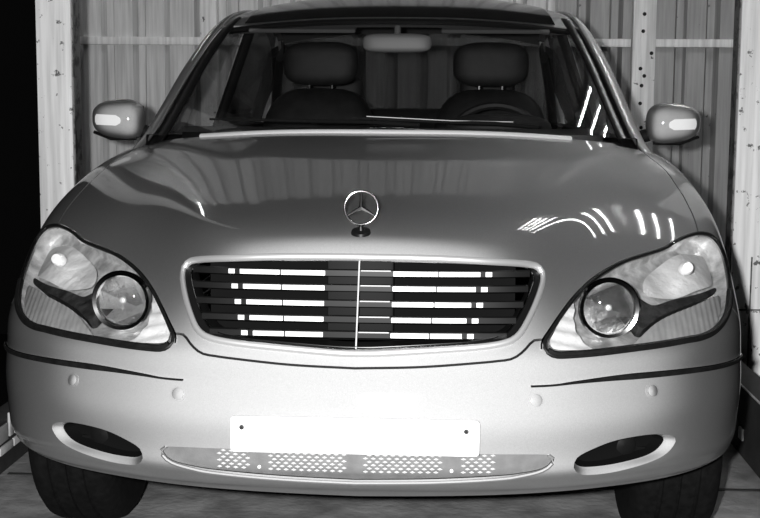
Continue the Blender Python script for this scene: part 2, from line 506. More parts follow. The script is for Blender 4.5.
kl = empty('wheel_kerb', (-1.26, 2.3, 0))
tag(kl, 'low dark wheel kerb faced with pale plates near the chipped post', 'kerb')
MB().box((0, 0, (.11+FZ)/2), (.08, 5.2, .11-FZ), bev=.004).build('kerb_beam', 'kerb', kl)
def plate_me(nm, ly, za, zb):
    o = MB().box((0, 0, (za+zb)/2), (.008, ly, zb-za), bev=.0015).build(nm, 'kerbplate', kl); return o
pa, pb, pc = plate_me('kerb_plate', .20, .046, .10), plate_me('kerb_plate', .035, .05, .128), plate_me('kerb_plate', .12, .008, .034)
yy = -2.2; first = True
while yy < 2.4:
    for src, dy in ((pa, 0), (pb, .135), (pc, -.06), (pc, .085)):
        o = src if (first and not (src is pc and dy > 0)) else src.copy()
        if o is not src: COL.objects.link(o); o.parent = kl
        o.location = (.044, yy+dy, 0)
    first = False; yy += .275
kr = empty('wheel_kerb', (1.25, 2.3, 0))
tag(kr, 'taller bare dark steel wheel kerb beside the broad worn post', 'kerb')
MB().box((0, 0, (.18+FZ)/2), (.10, 5.2, .18-FZ), bev=.004).build('kerb_beam', 'kerb', kr)
MB().box((-.047, 0, .181), (.006, 5.2, .004)).build('worn_edge', 'kerbplate', kr)
MB().box((-.054, -.66, .026), (.008, .05, .04), bev=.0015).build('kerb_plate', 'kerbplate', kr)

# fluorescent tubes under the ceiling, over the right-hand side of the lift
def tube_lamp(x, y, label, group):
    t = empty('tube_lamp', (x, y, 2.98))
    MB().box((0, 0, .045), (.05, 1.40, .05), bev=.006).build('tray', 'tubebox', t)
    MB().tube([(0, -.66, 0), (0, .66, 0)], .010, 12).build('tube', 'tube', t)
    for s in (-1, 1): MB().box((0, s*.675, .005), (.04, .03, .06), bev=.004).build('socket', 'tubebox', t)
    tag(t, label, 'lamp', group)
    return t
for x in (1.56, 1.70, 1.84, 1.99, 2.20): tube_lamp(x, 3.34, 'slim fluorescent tube lamp in the row of five under the ceiling', 'row of five tube lamps')
tube_lamp(-2.2, 4.9, 'added tube lamp under the ceiling to brighten the pale corrugated wall', None)  # unseen lamp, added to lift the left part of the back wall

# ------------------------------------------------------------------ the car
car = empty('car', (0, 0, 0))
tag(car, 'silver saloon car parked facing out of the corrugated lift', 'car')
# outlines on the body of the car, in metres
HEAD = [(0.409, 0.082, 0.607), (0.411, 0.096, 0.623), (0.427, 0.122, 0.642), (0.454, 0.169, 0.671), (0.486, 0.228, 0.699), (0.526, 0.296, 0.724), (0.574, 0.367, 0.744), (0.627, 0.428, 0.760), (0.686, 0.482, 0.771), (0.733, 0.528, 0.780), (0.776, 0.590, 0.794), (0.812, 0.638, 0.801), (0.847, 0.680, 0.803), (0.880, 0.707, 0.795), (0.902, 0.706, 0.776), (0.916, 0.685, 0.743), (0.915, 0.624, 0.705), (0.901, 0.534, 0.669), (0.882, 0.454, 0.641), (0.860, 0.390, 0.622), (0.825, 0.325, 0.606), (0.784, 0.274, 0.599), (0.740, 0.236, 0.598), (0.672, 0.188, 0.595), (0.600, 0.150, 0.592), (0.531, 0.117, 0.589), (0.470, 0.091, 0.588), (0.434, 0.079, 0.589), (0.416, 0.077, 0.597)]
GRILLE = [(0.000, 0.135, 0.794), (0.163, 0.141, 0.792), (0.285, 0.160, 0.785), (0.374, 0.211, 0.774), (0.400, 0.227, 0.765), (0.412, 0.218, 0.747), (0.405, 0.188, 0.722), (0.390, 0.148, 0.691), (0.371, 0.110, 0.659), (0.352, 0.083, 0.634), (0.327, 0.067, 0.621), (0.273, 0.052, 0.613), (0.167, 0.037, 0.606), (0.048, 0.029, 0.599), (0.000, 0.028, 0.598)]
FOG = [(0.484, 0.074, 0.351), (0.490, 0.074, 0.369), (0.516, 0.082, 0.382), (0.563, 0.099, 0.396), (0.618, 0.123, 0.401), (0.662, 0.146, 0.399), (0.689, 0.164, 0.391), (0.697, 0.171, 0.380), (0.684, 0.164, 0.363), (0.659, 0.150, 0.351), (0.615, 0.129, 0.341), (0.560, 0.106, 0.333), (0.512, 0.087, 0.333), (0.493, 0.078, 0.340)]
INTAKE = [(0.000, 0.010, 0.387), (0.163, 0.014, 0.386), (0.314, 0.031, 0.382), (0.379, 0.043, 0.380), (0.420, 0.053, 0.377), (0.432, 0.057, 0.368), (0.428, 0.057, 0.354), (0.406, 0.053, 0.339), (0.361, 0.048, 0.328), (0.316, 0.045, 0.321), (0.164, 0.040, 0.311), (0.000, 0.040, 0.306)]
GAP = [(-0.017, 0.020, 0.567), (0.006, 0.020, 0.568), (0.139, 0.025, 0.572), (0.268, 0.038, 0.581), (0.304, 0.044, 0.584), (0.337, 0.052, 0.588), (0.361, 0.064, 0.602), (0.378, 0.080, 0.618), (0.391, 0.090, 0.624), (0.426, 0.099, 0.620)]
HFGAP = [(0.827, 0.605, 0.780), (0.841, 0.670, 0.801), (0.848, 0.751, 0.828), (0.849, 0.851, 0.857), (0.846, 0.999, 0.894), (0.842, 1.186, 0.934), (0.834, 1.330, 0.968), (0.820, 1.500, 0.990), (0.800, 1.640, 1.005)]
TRIM = [(0.377, 0.050, 0.528), (0.409, 0.058, 0.528), (0.438, 0.067, 0.529), (0.476, 0.079, 0.532), (0.578, 0.120, 0.536), (0.722, 0.198, 0.535), (0.828, 0.298, 0.529), (0.879, 0.378, 0.525), (0.935, 0.450, 0.522)]
BEZ = [(0.629, 0.296, 0.683), (0.637, 0.251, 0.653), (0.654, 0.244, 0.643), (0.693, 0.291, 0.659), (0.771, 0.372, 0.676), (0.871, 0.493, 0.684), (0.879, 0.523, 0.695), (0.805, 0.430, 0.694), (0.735, 0.369, 0.690), (0.689, 0.329, 0.684), (0.666, 0.331, 0.693), (0.648, 0.336, 0.701)]
TURN = [(0.608, 0.159, 0.598), (0.646, 0.215, 0.627), (0.696, 0.277, 0.650), (0.774, 0.358, 0.666), (0.871, 0.482, 0.675), (0.861, 0.415, 0.639), (0.829, 0.345, 0.619), (0.791, 0.291, 0.609), (0.726, 0.230, 0.603), (0.663, 0.189, 0.600)]
INN = [(0.428, 0.096, 0.616), (0.446, 0.145, 0.654), (0.477, 0.204, 0.686), (0.492, 0.226, 0.694), (0.486, 0.175, 0.659), (0.499, 0.139, 0.625), (0.529, 0.129, 0.605), (0.488, 0.111, 0.605)]
UPP = [(0.674, 0.354, 0.704), (0.676, 0.409, 0.734), (0.721, 0.486, 0.762), (0.788, 0.566, 0.779), (0.861, 0.632, 0.775), (0.885, 0.607, 0.742), (0.876, 0.534, 0.706), (0.808, 0.445, 0.702), (0.737, 0.383, 0.698)]
FBGAP = [(0.872,0.430,0.665),(0.905,0.465,0.640),(.925,.50,.61),(.938,.525,.57),(.945,.54,.53),(.948,.57,.49)]
AY, AZ, AR = .88, .345, .385
def side_x(y, z):
    lo = np.full(np.shape(z), .3); hi = np.full(np.shape(z), 1.2)
    for _ in range(30):
        m = .5*(lo+hi); g = body_g(m, y, z); lo = np.where(g < 0, m, lo); hi = np.where(g < 0, hi, m)
    return .5*(lo+hi)
def cowl(x): return 1.355+.25*(np.abs(x)/.8)**2
dom = [(x, float(cowl(x)), 1.04-.06*(x/.8)**2.4) for x in np.linspace(0, .80, 40)]
rear = [(1.60, .995), (1.57, .975), (1.54, .94), (1.51, .85), (1.49, .7), (1.48, .5), (1.48, .31)]
rs = spline([(y, z) for y, z in rear], .02)
dom += [(float(side_x(y, z)), y, z) for y, z in rs]
sill = [(1.47+(1.24-1.47)*t, .31) for t in np.linspace(.1, .9, 8)]
arch = [(AY+AR*math.cos(a), AZ+AR*math.sin(a)) for a in np.linspace(R(-6), R(188), 60)]
dom += [(float(side_x(y, z)), y, z) for y, z in sill+arch]
BOT = spline([(.945,.50,.285),(.90,.42,.28),(.80,.305,.274),(.642,.205,.270),(.454,.135,.267),(.208,.103,.262),(.0,.101,.258)], .015)
dom = np.array(dom+[tuple(p) for p in BOT])
domp = to_par(dom)
cl = np.linspace(domp[-1, 1], domp[0, 1], 160)[1:-1]
domp[0, 0] = 0; domp[-1, 0] = 0
domp = np.vstack([domp, np.stack([np.zeros_like(cl), cl], -1)])
SP = .0085
def half_closed(pts):
    """outline that starts and ends on the centre line -> polygon reaching a little past it"""
    q = spline(to_par(pts), SP); q[0, 0] = q[-1, 0] = 0
    return np.vstack([q, [[-.02, q[-1, 1]], [-.02, q[0, 1]]]])
headp = spline(to_par(HEAD), SP*.8, True)
grip = half_closed(GRILLE); intp = half_closed(INTAKE)
fogp = spline(to_par(FOG), SP*.7, True)
fogc = fogp.mean(0)
fogo = fogc+(fogp-fogc)*[1.13, 1.22]+[.0045, -.0022]          # outer edge of the scooped recess
gapl, hfl, fbl = [spline(to_par(a), SP) for a in (GAP, HFGAP, FBGAP)]
gapp, hfp, fbp = strip_poly(gapl, .0016), strip_poly(hfl, .0014), strip_poly(fbl, .0014)
V2, F2, comp = cdt_panels(domp, [headp, grip, intp, fogo, gapp, hfp, fbp], SP)
V2[np.abs(V2[:, 0]) < 1e-5, 0] = 0
P3 = body_hit(V2[:, 0], V2[:, 1]); N3 = body_normal(P3)
on_axis = V2[:, 0] == 0; N3[on_axis, 0] = 0; N3 /= np.linalg.norm(N3, axis=1, keepdims=True)
def comp_at(p):
    q = to_par(np.array(p)); c = V2[F2].mean(1); return comp[((c-q)**2).sum(1).argmin()]
def both(P, N, F):
    """mirror a half panel and weld it along the centre line"""
    n = len(P); idx = np.arange(n)+n; idx[on_axis] = np.arange(n)[on_axis]
    return np.vstack([P, mir(P)]), np.vstack([N, mir(N)]), np.vstack([F, idx[F][:, ::-1]])
c_hood, c_bump, c_fend = comp_at((.2, .8, .94)), comp_at((.25, .02, .50)), comp_at((.94, 1.1, .80))
hood = shell('hood', *both(P3, N3, F2[comp == c_hood]), 'paint', car)
bumper = shell('front_bumper', *both(P3, N3, F2[comp == c_bump]), 'paint', car)
for s in (1, -1):
    f = F2[comp == c_fend]
    shell('front_fender', P3 if s > 0 else mir(P3), N3 if s > 0 else mir(N3), f.copy(), 'paint', car)
print('components', comp.max()+1, c_hood, c_bump, c_fend, len(F2))

def mp_(P, s): return np.asarray(P) if s > 0 else mir(P)
def ribbon(line, hw, off0, off1, b=None, s=1, taper=0.):
    """a raised band following the body along a parameter line"""
    b = b or MB()
    T = np.gradient(line, axis=0); T /= np.linalg.norm(T, axis=1, keepdims=True); Nn = np.stack([-T[:, 1], T[:, 0]], -1)
    h = np.full(len(line), hw)
    if taper:
        t = np.linspace(0, 1, len(line)); h = hw*np.clip(t/taper, .25, 1)
    rows = [on_surf(line+Nn*h[:, None]*k, o) for k, o in ((-1, off0), (-.8, off1), (0, off1*1.25 if off1 > 0 else off1), (.8, off1), (1, off0))]
    G = mp_(np.stack(rows, 1), s)
    return b.grid(G)
# dark seams behind the shut lines
for s in (1, -1):
    for ln in (gapl, hfl, fbl):
        ln = ln[~inside(headp, ln)]; ribbon(ln, .008, -.012, -.0115, None, s).build('shut_line_seal', 'dark', car)

# --- rear half of the body side
def sidepanel(name, y0, y1, holes=(), s=1, sub=None):
    Z0, Z1 = .31, .985
    out = [(y, Z0) for y in np.linspace(y0, y1, 30)]+[(y1, z) for z in np.linspace(Z0, Z1, 22)[1:-1]]
    out += [(y, Z1) for y in np.linspace(y1, y0, 30)]+[(y0, z) for z in np.linspace(Z1, Z0, 22)[1:-1]]
    V, F, c = cdt_panels(np.array(out), [np.array(h) for h in holes], .035)
    big = np.bincount(c).argmax(); F = F[c == big]
    def X(y, z): return side_x(1.50, z)-.10*np.clip((y-3.6)/1.4, 0, 1)**2
    P = np.stack([X(V[:, 0], V[:, 1]), V[:, 0], V[:, 1]], -1); e = .004
    n = np.stack([np.ones(len(V)), -(X(V[:, 0]+e, V[:, 1])-X(V[:, 0]-e, V[:, 1]))/(2*e), -(X(V[:, 0], V[:, 1]+e)-X(V[:, 0], V[:, 1]-e))/(2*e)], -1)
    n /= np.linalg.norm(n, axis=1, keepdims=True)
    return shell(name, mp_(P, s), mp_(n, s), F, 'paint', car, .02)
RY = AY+2.965
rarch = [(RY+AR*math.cos(a), AZ+AR*math.sin(a)) for a in np.linspace(0, 2*math.pi, 50, endpoint=False)]
for s in (1, -1):
    d1 = sidepanel('front_door', 1.50, 2.66, s=s); d2 = sidepanel('rear_door', 2.668, 3.62, s=s); sidepanel('rear_quarter', 3.628, 4.93, [rarch], s=s)
    for d, y in ((d1, 2.45), (d2, 3.45)):
        x = float(side_x(1.5, np.array(.86)))
        MB().tube([(s*(x+.004), y-.11, .86), (s*(x+.03), y-.09, .862), (s*(x+.03), y+.09, .862), (s*(x+.004), y+.11, .86)], .009, 8).build('door_handle', 'paint', d)
    x = float(side_x(1.5, np.array(.985)))
    b = MB(); ys = np.linspace(1.52, 4.4, 40)
    b.grid(np.stack([[(s*(x-.02), y, .965), (s*x, y, .985), (s*.80, y, 1.022), (s*.74, y, 1.02)] for y in ys]))
    b.build('belt_moulding', 'dark', car)
    MB().box((s*.88, 2.6, .27), (.10, 2.3, .10), bev=.02).build('side_sill', 'paint', car)
# boot lid and tail
b = MB(); rows = []
for y, z in ((4.28, 1.05), (4.5, 1.065), (4.75, 1.06), (4.93, 1.03), (4.985, .93), (5.0, .75), (4.99, .5), (4.93, .31)):
    w = .86 if y > 4.9 else .84
    rows.append([(x*w, y-.10*abs(x)**3*(y > 4.7)-0.05*abs(x)**2*(y > 4.9), z-.055*abs(x)**2.5*(z > .95)) for x in np.linspace(-1, 1, 25)])
b.grid(np.array(rows)); b.build('boot_lid', 'paint', car)

# --- greenhouse
RAIL = [(.862, 1.44, .925), (.842, 1.52, .965), (.815, 1.60, 1.012), (.785, 1.76, 1.115), (.742, 1.97, 1.262), (.700, 2.19, 1.385), (.676, 2.42, 1.452), (.660, 2.8, 1.487), (.650, 3.2, 1.487), (.655, 3.55, 1.452), (.68, 3.85, 1.36), (.725, 4.15, 1.20), (.775, 4.42, 1.05)]
rail = spline(RAIL, .04)
for s in (1, -1):
    refv = np.cross(np.gradient(rail, axis=0), (0, 0, 1)); refv = np.stack([np.ones(len(rail))*.62, -np.ones(len(rail))*.30, np.ones(len(rail))*.70], -1)
    o = MB().tube(mp_(rail, s), .034, 16, rz=.011, ref=mp_(refv, s)).build('roof_rail', 'paint', car)
    k = [i for i, p in enumerate(rail) if p[1] < 2.35]
    inner = rail[k]+np.array([-.010, -.008, .012])
    MB().tube(mp_(inner, s), .004, 8).build('pillar_trim', 'chrome', car)
    inner2 = rail[k]+np.array([-.042, .002, .002])
    MB().tube(mp_(inner2, s), .036, 10, rz=.012, ref=mp_(np.broadcast_to([.5, -.4, .7], inner2.shape), s)).build('windshield_seal', 'black', car)
def rail_at(y):
    return np.array([np.interp(y, rail[:, 1], rail[:, j]) for j in range(3)])
def coons(bot, top, nv=20, bulge=0., bdir=(0, -1, .3)):
    bot = np.asarray(bot); top = np.asarray(top); bd = np.asarray(bdir)
    t = np.linspace(0, 1, nv)[:, None, None]
    return bot[None]*(1-t)+top[None]*t+bulge*4*t*(1-t)*bd
xs = np.linspace(-1, 1, 41)
wb = np.stack([xs*.785, 1.40+.24*xs**2, 1.042-.022*xs**2], -1)
wt = np.stack([xs*.655, 2.12+.11*xs**2, 1.432-.035*np.abs(xs)**2.5], -1)
ws = MB().grid(coons(wb, wt, 20, .022)).build('windshield', 'glass', car)
rows = []
for y, zc in ((2.125, 1.434), (2.17, 1.455), (2.3, 1.495), (2.55, 1.545), (2.85, 1.570), (3.2, 1.570), (3.5, 1.535), (3.68, 1.485)):
    row = []
    for x in xs:
        yy = y+.11*x**2*max(0, 1-(y-2.12)/.6); e = rail_at(max(yy, 2.2)); w = e[0]-.012; ze = e[2]+.012
        row.append((x*w, yy, zc+(ze-zc)*abs(x)**2.6))
    rows.append(row)
rp = np.array(rows); fine = []
for u in np.linspace(0, 7, 36):
    i = min(int(u), 6); t = u-i
    a = rp[max(i-1, 0)]; b_ = rp[i]; c_ = rp[i+1]; d_ = rp[min(i+2, 7)]
    fine.append(.5*((2*b_)+(c_-a)*t+(2*a-5*b_+4*c_-d_)*t*t+(-a+3*b_-3*c_+d_)*t**3))
roof = MB().grid(np.array(fine)).build('roof', 'paint', car)
md = roof.modifiers.new('thickness', 'SOLIDIFY'); md.thickness = .012; md.offset = -1
sr = np.array(fine)[2:25, 3:38]+np.array([0, 0, .004])
MB().grid(sr).build('sunroof', 'sunroof', roof)
hl = np.array(fine)[1:-1]-np.array([0, 0, .03]); hl[..., 0] *= .95
MB().grid(hl).build('headliner', 'headliner', car)
# dark band along the windshield header
hb = wt+np.array([0, -.004, -.004])
MB().tube(hb, .020, 8, rz=.012).build('header_seal', 'black', car)
rb = np.stack([xs*.72, 4.32-.08*xs**2, 1.055-.02*xs**2], -1); rt_ = np.stack([xs*.62, 3.70-.05*xs**2, 1.468-.03*xs**2], -1)
rg = MB().grid(coons(rb, rt_, 14, .03, (0, 1, .5))).build('rear_window', 'tinted', car)
for s in (1, -1):
    for nm, ya, yb in (('front_side_window', 1.74, 2.74), ('rear_side_window', 2.82, 4.05)):
        ys = np.linspace(ya, yb, 26)
        bt = np.array([(.79, y, 1.018) for y in ys]); tp = np.array([rail_at(y)+(-.012, 0, -.01) for y in ys])
        o = MB().grid(coons(mp_(bt, s), mp_(tp, s), 8, .012, (s, 0, 0))).build(nm, 'glass' if nm[0] == 'f' else 'tinted', car)
    e = rail_at(2.78)
    MB().tube([(s*.775, 2.72, .6), (s*.785, 2.74, 1.02), (s*(e[0]-.02), 2.80, 1.46)], .045, 10, rz=.02, ref=(s, 0, 0)).build('door_pillar', 'dark', car)
    # C pillar
    MB().tube([(s*.74, 4.22, 1.02), (s*.70, 4.02, 1.22), (s*.655, 3.80, 1.38)], .07, 10, rz=.025, ref=(s, 0, 0)).build('rear_pillar', 'dark', car)
# cowl: pale strip painting the highlight on the hood's rear edge, black grille below the glass, two wipers
cx = np.linspace(-.70, .70, 61); lx = np.linspace(-.61, .58, 61)
def hood_rear(x, dy=0., dz=0.):
    y = cowl(x)+dy; lo = np.full(np.shape(x), .8); hi = np.full(np.shape(x), 1.2)
    for _ in range(30):
        m = .5*(lo+hi); g = body_g(np.asarray(x), y, m); lo = np.where(g < 0, m, lo); hi = np.where(g < 0, hi, m)
    return np.stack([x, y, lo+dz], -1)
lip = hood_rear(lx, -.012, .002)
MB().tube(lip, .014, 10, rz=.009).build('hood_lip', 'satin', car)
MB().grid(np.stack([hood_rear(cx, .0, -.008), hood_rear(cx, .035, -.022), np.stack([cx, 1.40+.24*(cx/.785)**2+.03, np.full_like(cx, 1.03)], -1), np.stack([cx, 1.40+.24*(cx/.785)**2+.05, np.full_like(cx, 1.0)], -1)], 0)).build('cowl_panel', 'black', car)
def ws_pt(x, t, off=.012):
    a = np.array([x, 1.40+.24*(x/.785)**2, 1.042]); bb = np.array([x*.84, 2.12+.11*(x/.785)**2, 1.43])
    return a*(1-t)+bb*t+np.array([0, -off-.022*4*t*(1-t), off])
for p0, p1, p2 in (((.48, .01), (.20, .045), (-.12, .075)), ((.10, .02), (-.25, .045), (-.60, .05))):
    w = MB().tube([ws_pt(*p0), (ws_pt(*p0)+ws_pt(*p1))/2+(0, -.01, .004), ws_pt(*p1)], .006, 8).build('wiper_arm', 'black', car)
    MB().tube([ws_pt(p1[0]+.25, p1[1]-.012), ws_pt(*p1), ws_pt(*p2)], .004, 6).build('wiper_blade', 'rubber', w)
    MB().tube([ws_pt(p1[0]+.2, p1[1]-.008, .017), ws_pt(*p1, .017), ws_pt(p2[0]+.05, p2[1], .017)], .0013, 6).build('blade_spine', 'satin' if p0[0] > .3 else 'black', w)  # satin stands in for the glint on one wiper; the other stays black

# --- headlights
def patch(name, outl, off, m, parent, s, sp=.008, depth=.006, wave=None, shift=(0, 0, 0)):
    q = spline(to_par(outl), sp*.8, True) if not isinstance(outl, np.ndarray) else outl
    V, F, c = cdt_panels(q, [], sp); P = body_hit(V[:, 0], V[:, 1]); n = body_normal(P)
    P = P+n*off+np.asarray(shift)
    if wave is not None:
        a, fx, fz = wave; P = P+n*(a*np.sin(P[:, 0:1]*fx+P[:, 2:3]*fz))
        me_n = None
        return MB().add(mp_(P, s), [tuple(t) for t in F]).build(name, m, parent)
    return shell(name, mp_(P, s), mp_(n, s), F, m, parent, depth)
hc = headp.mean(0)
for s in (1, -1):
    rings = []
    for k, d in ((1.0, .002), (.985, .03), (.93, .065), (.72, .095), (.4, .105), (.08, .108)):
        q = hc+(headp-hc)*k; p = body_hit(q[:, 0], q[:, 1])
        rings.append(p+np.array([-.38, .86, -.30])*d)
    b = MB(); n = len(headp); v = [tuple(x) for r_ in rings for x in mp_(r_, s)]
    b.add(v, [(i*n+j, i*n+(j+1) % n, (i+1)*n+(j+1) % n, (i+1)*n+j) for i in range(len(rings)-1) for j in range(n)]+[tuple((len(rings)-1)*n+j for j in range(n))])
    hlp = b.build('headlight', 'housing', car)
    patch('lens', hc+(headp-hc)*.985, .003, 'lens', hlp, s, .012, .004)
    MB().tube(mp_(on_surf(headp, -.001), s), .0048, 8, True).build('gasket', 'rubber', hlp)
    low = headp[[i for i in range(n)]]; 
    lowi = [i for i in range(n) if body_hit(*headp[i:i+1].T)[0][2] < .66]
    # thicker rubber along the lower edge
    lp = on_surf(spline(to_par(HEAD[17:]), SP*.8), -.001); MB().tube(mp_(lp+(0, .004, .004), s), .0085, 8).build('lower_gasket', 'rubber', hlp)
    up = on_surf(hc+(spline(to_par(HEAD[0:18]), SP*.8)-hc)*1.022, .0005)
    MB().tube(mp_(up, s), .0025, 6).build('edge_trim', 'chrome', hlp)
    # projector with its ring
    c = np.array([.568, .262, .668]); ax = (.05*s, -1, .05)
    MB().lathe([(.070, -.012), (.072, .0), (.068, .006), (.060, .004), (.058, -.014)], mp_(c, s), ax, 40).build('projector_ring', 'chrome', hlp)
    MB().lathe([(.058, -.008)]+[(.058*math.cos(a), -.008+.022*math.sin(a)) for a in np.linspace(.05, 1.5, 12)]+[(.0, .014)], mp_(c, s), ax, 40).build('projector_lens', 'projector', hlp)
    # silver bowl behind the lens, with a dark shutter across its lower half
    MB().lathe([(.060, -.012), (.054, -.03), (.040, -.045), (.020, -.052), (0, -.054)], mp_(c, s), ax, 32).build('projector_bowl', 'reflector', hlp)
    MB().prism([tuple(mp_(c+np.array([.056*math.cos(a), .012, .056*math.sin(a)*.9-.004]), s)) for a in np.linspace(R(200), R(340), 16)], (0, 0, 0), (0, .004, 0)).build('shutter', 'bezel', hlp)
    MB().lathe([(.011, -.05), (.011, -.015), (.006, -.008), (0, -.007)], mp_(c, s), ax, 16).build('bulb', 'satin', hlp)
    # wide reflector of the main beam with a bulb cap
    patch('main_reflector', UPP, -.030, 'reflector', hlp, s, .008, .02, wave=(.006, 38, 30))
    MB().lathe([(.016, 0), (.017, .022), (.012, .032), (0, .034)], mp_((.775, .475, .735), s), (.1*s, -1, .25), 20).build('bulb_cap', 'satin', hlp)
    patch('inner_bezel', BEZ, -.024, 'bezel', hlp, s, .008, .03)
    patch('turn_lens', TURN, -.012, 'turn', hlp, s, .004, .012, wave=(.0012, 420, 0))
    patch('fluted_reflector', INN, -.016, 'reflector', hlp, s, .005, .01, wave=(.003, 60, 260))

# --- grille
gq = np.vstack([grip[:-2], (grip[1:-3]*[-1, 1])[::-1]])       # full closed outline
gc = np.array([0, gq[:, 1].mean()])
gsurf = on_surf(gq, .001)
grille = MB().tube(gsurf, .0065, 10, True, rz=.008).build('grille', 'frame', car)
rings = []
for k, d in ((1.0, .003), (.975, .010), (.945, .012), (.93, .03), (.93, .09)):
    q = gc+(gq-gc)*[k, k-.02*(k < 1)]; p = body_hit(q[:, 0], q[:, 1]); rings.append(p+np.array([0, 1, -.02])*d)
n = len(gq); b = MB()
b.add([tuple(x) for r_ in rings for x in r_], [(i*n+j, i*n+(j+1) % n, (i+1)*n+(j+1) % n, (i+1)*n+j) for i in range(len(rings)-1) for j in range(n)])
b.build('inner_frame', 'black', grille)
q = gc+(gq-gc)*[.935, .90]; MB().tube(body_hit(q[:, 0], q[:, 1])+np.array([0, .011, 0]), .0016, 6, True).build('inner_bead', 'chrome', grille)
MB().box((0, .24, .685), (.70, .02, .19)).build('radiator_shroud', 'cavity', grille)
def front_y(x, z):
    lo = np.full(np.shape(x), -.3); hi = np.full(np.shape(x), .9)
    for _ in range(32):
        m = .5*(lo+hi); g = body_g(np.asarray(x), m, np.asarray(z)); hi = np.where(g < 0, m, hi); lo = np.where(g < 0, lo, m)
    return .5*(lo+hi)
gz = [.758, .727, .695, .663, .632]
for i, zc in enumerate(gz):
    hw = np.interp(zc, [.60, .635, .661, .694, .725, .76], [.30, .345, .362, .38, .392, .397])*.955
    xx = np.linspace(-hw, hw, 61); y0 = front_y(xx*.8, np.full_like(xx, zc))+.020
    prof = [(-.000, -.0062), (-.000, .0062), (.006, .0085), (.034, .004), (.034, -.004), (.006, -.0085)]
    rows = np.stack([np.stack([xx, y0+dy, np.full_like(xx, zc+dz)], -1) for dy, dz in prof+prof[:1]], 1)
    slat = MB().grid(rows).build('slat', 'black', grille, True, 30)
    br = .176-.0045*i; ou = .268-.010*i
    for s in (1, -1):
        segs = [(.076-.0005*i, br-.0016), (br+.0016, ou), (ou+.012, ou+.026)]
        for xa, xb in segs:
            x2 = np.linspace(xa, xb, 10); yb = np.interp(x2*s, xx, y0)
            pf = [(.0005, -.0056), (-.003, -.0050), (-.003, .0050), (.0005, .0056)]
            G = np.stack([np.stack([x2*s, yb+dy, np.full_like(x2, zc+dz)], -1) for dy, dz in pf], 1)
            bb = MB().grid(G); bb.add([tuple(p) for p in G[0]], [(0, 1, 2, 3)]); bb.add([tuple(p) for p in G[-1]], [(3, 2, 1, 0)])
            bb.build('slat_insert', 'satin', grille, True, 30)
    x2 = np.linspace(.004, .07, 8)
    MB().tube(np.stack([x2, np.interp(x2, xx, y0)-.001, np.full_like(x2, zc+.006)], -1), .0014, 6).build('slat_bead', 'satin', grille)
MB().tube([(0, float(front_y(np.array(0.), np.array(z)))+.012, z) for z in np.linspace(.605, .785, 14)], .0018, 8).build('centre_bar', 'satin', grille)
MB().box((0, .20, .695), (.15, .05, .19), bev=.006).build('latch_housing', 'dark', grille)

# --- hood star
hy = .185; hz = float(hood_rear(np.array([0.]))[0, 2])
lo, hi = .8, .95
for _ in range(30):
    m_ = .5*(lo+hi)
    if body_g(np.array(0.), np.array(hy), np.array(m_)) < 0: lo = m_
    else: hi = m_
sz = lo
star = MB().lathe([(.0, -.004), (.023, -.002), (.021, .004), (.008, .007), (.0045, .016), (.0, .018)], (0, hy, sz), (0, -.35, 1), 28).build('hood_ornament', 'black', car)
rc = np.array([0, hy+.004, sz+.0545]); RR = .0375
tilt = Matrix.Rotation(R(-8), 3, 'X')
ring = [rc+np.array(tilt @ Vector((RR*math.cos(a), 0, RR*math.sin(a)))) for a in np.linspace(0, 2*math.pi, 48, endpoint=False)]
MB().tube(ring, .0026, 10, True, ref=(0, 1, 0)).build('star_ring', 'chrome', star)
for a in (90, 210, 330):
    t = np.array(tilt @ Vector((RR*math.cos(R(a)), 0, RR*math.sin(R(a)))))
    MB().tube([rc, rc+t*.25, rc+t], [.0055, .0042, .0012], 6, ref=(0, 1, 0)).build('star_point', 'chrome', star)
MB().tube([(0, hy, sz+.005), (0, hy+.002, sz+.018)], [.004, .003], 8).build('stem', 'chrome', star)

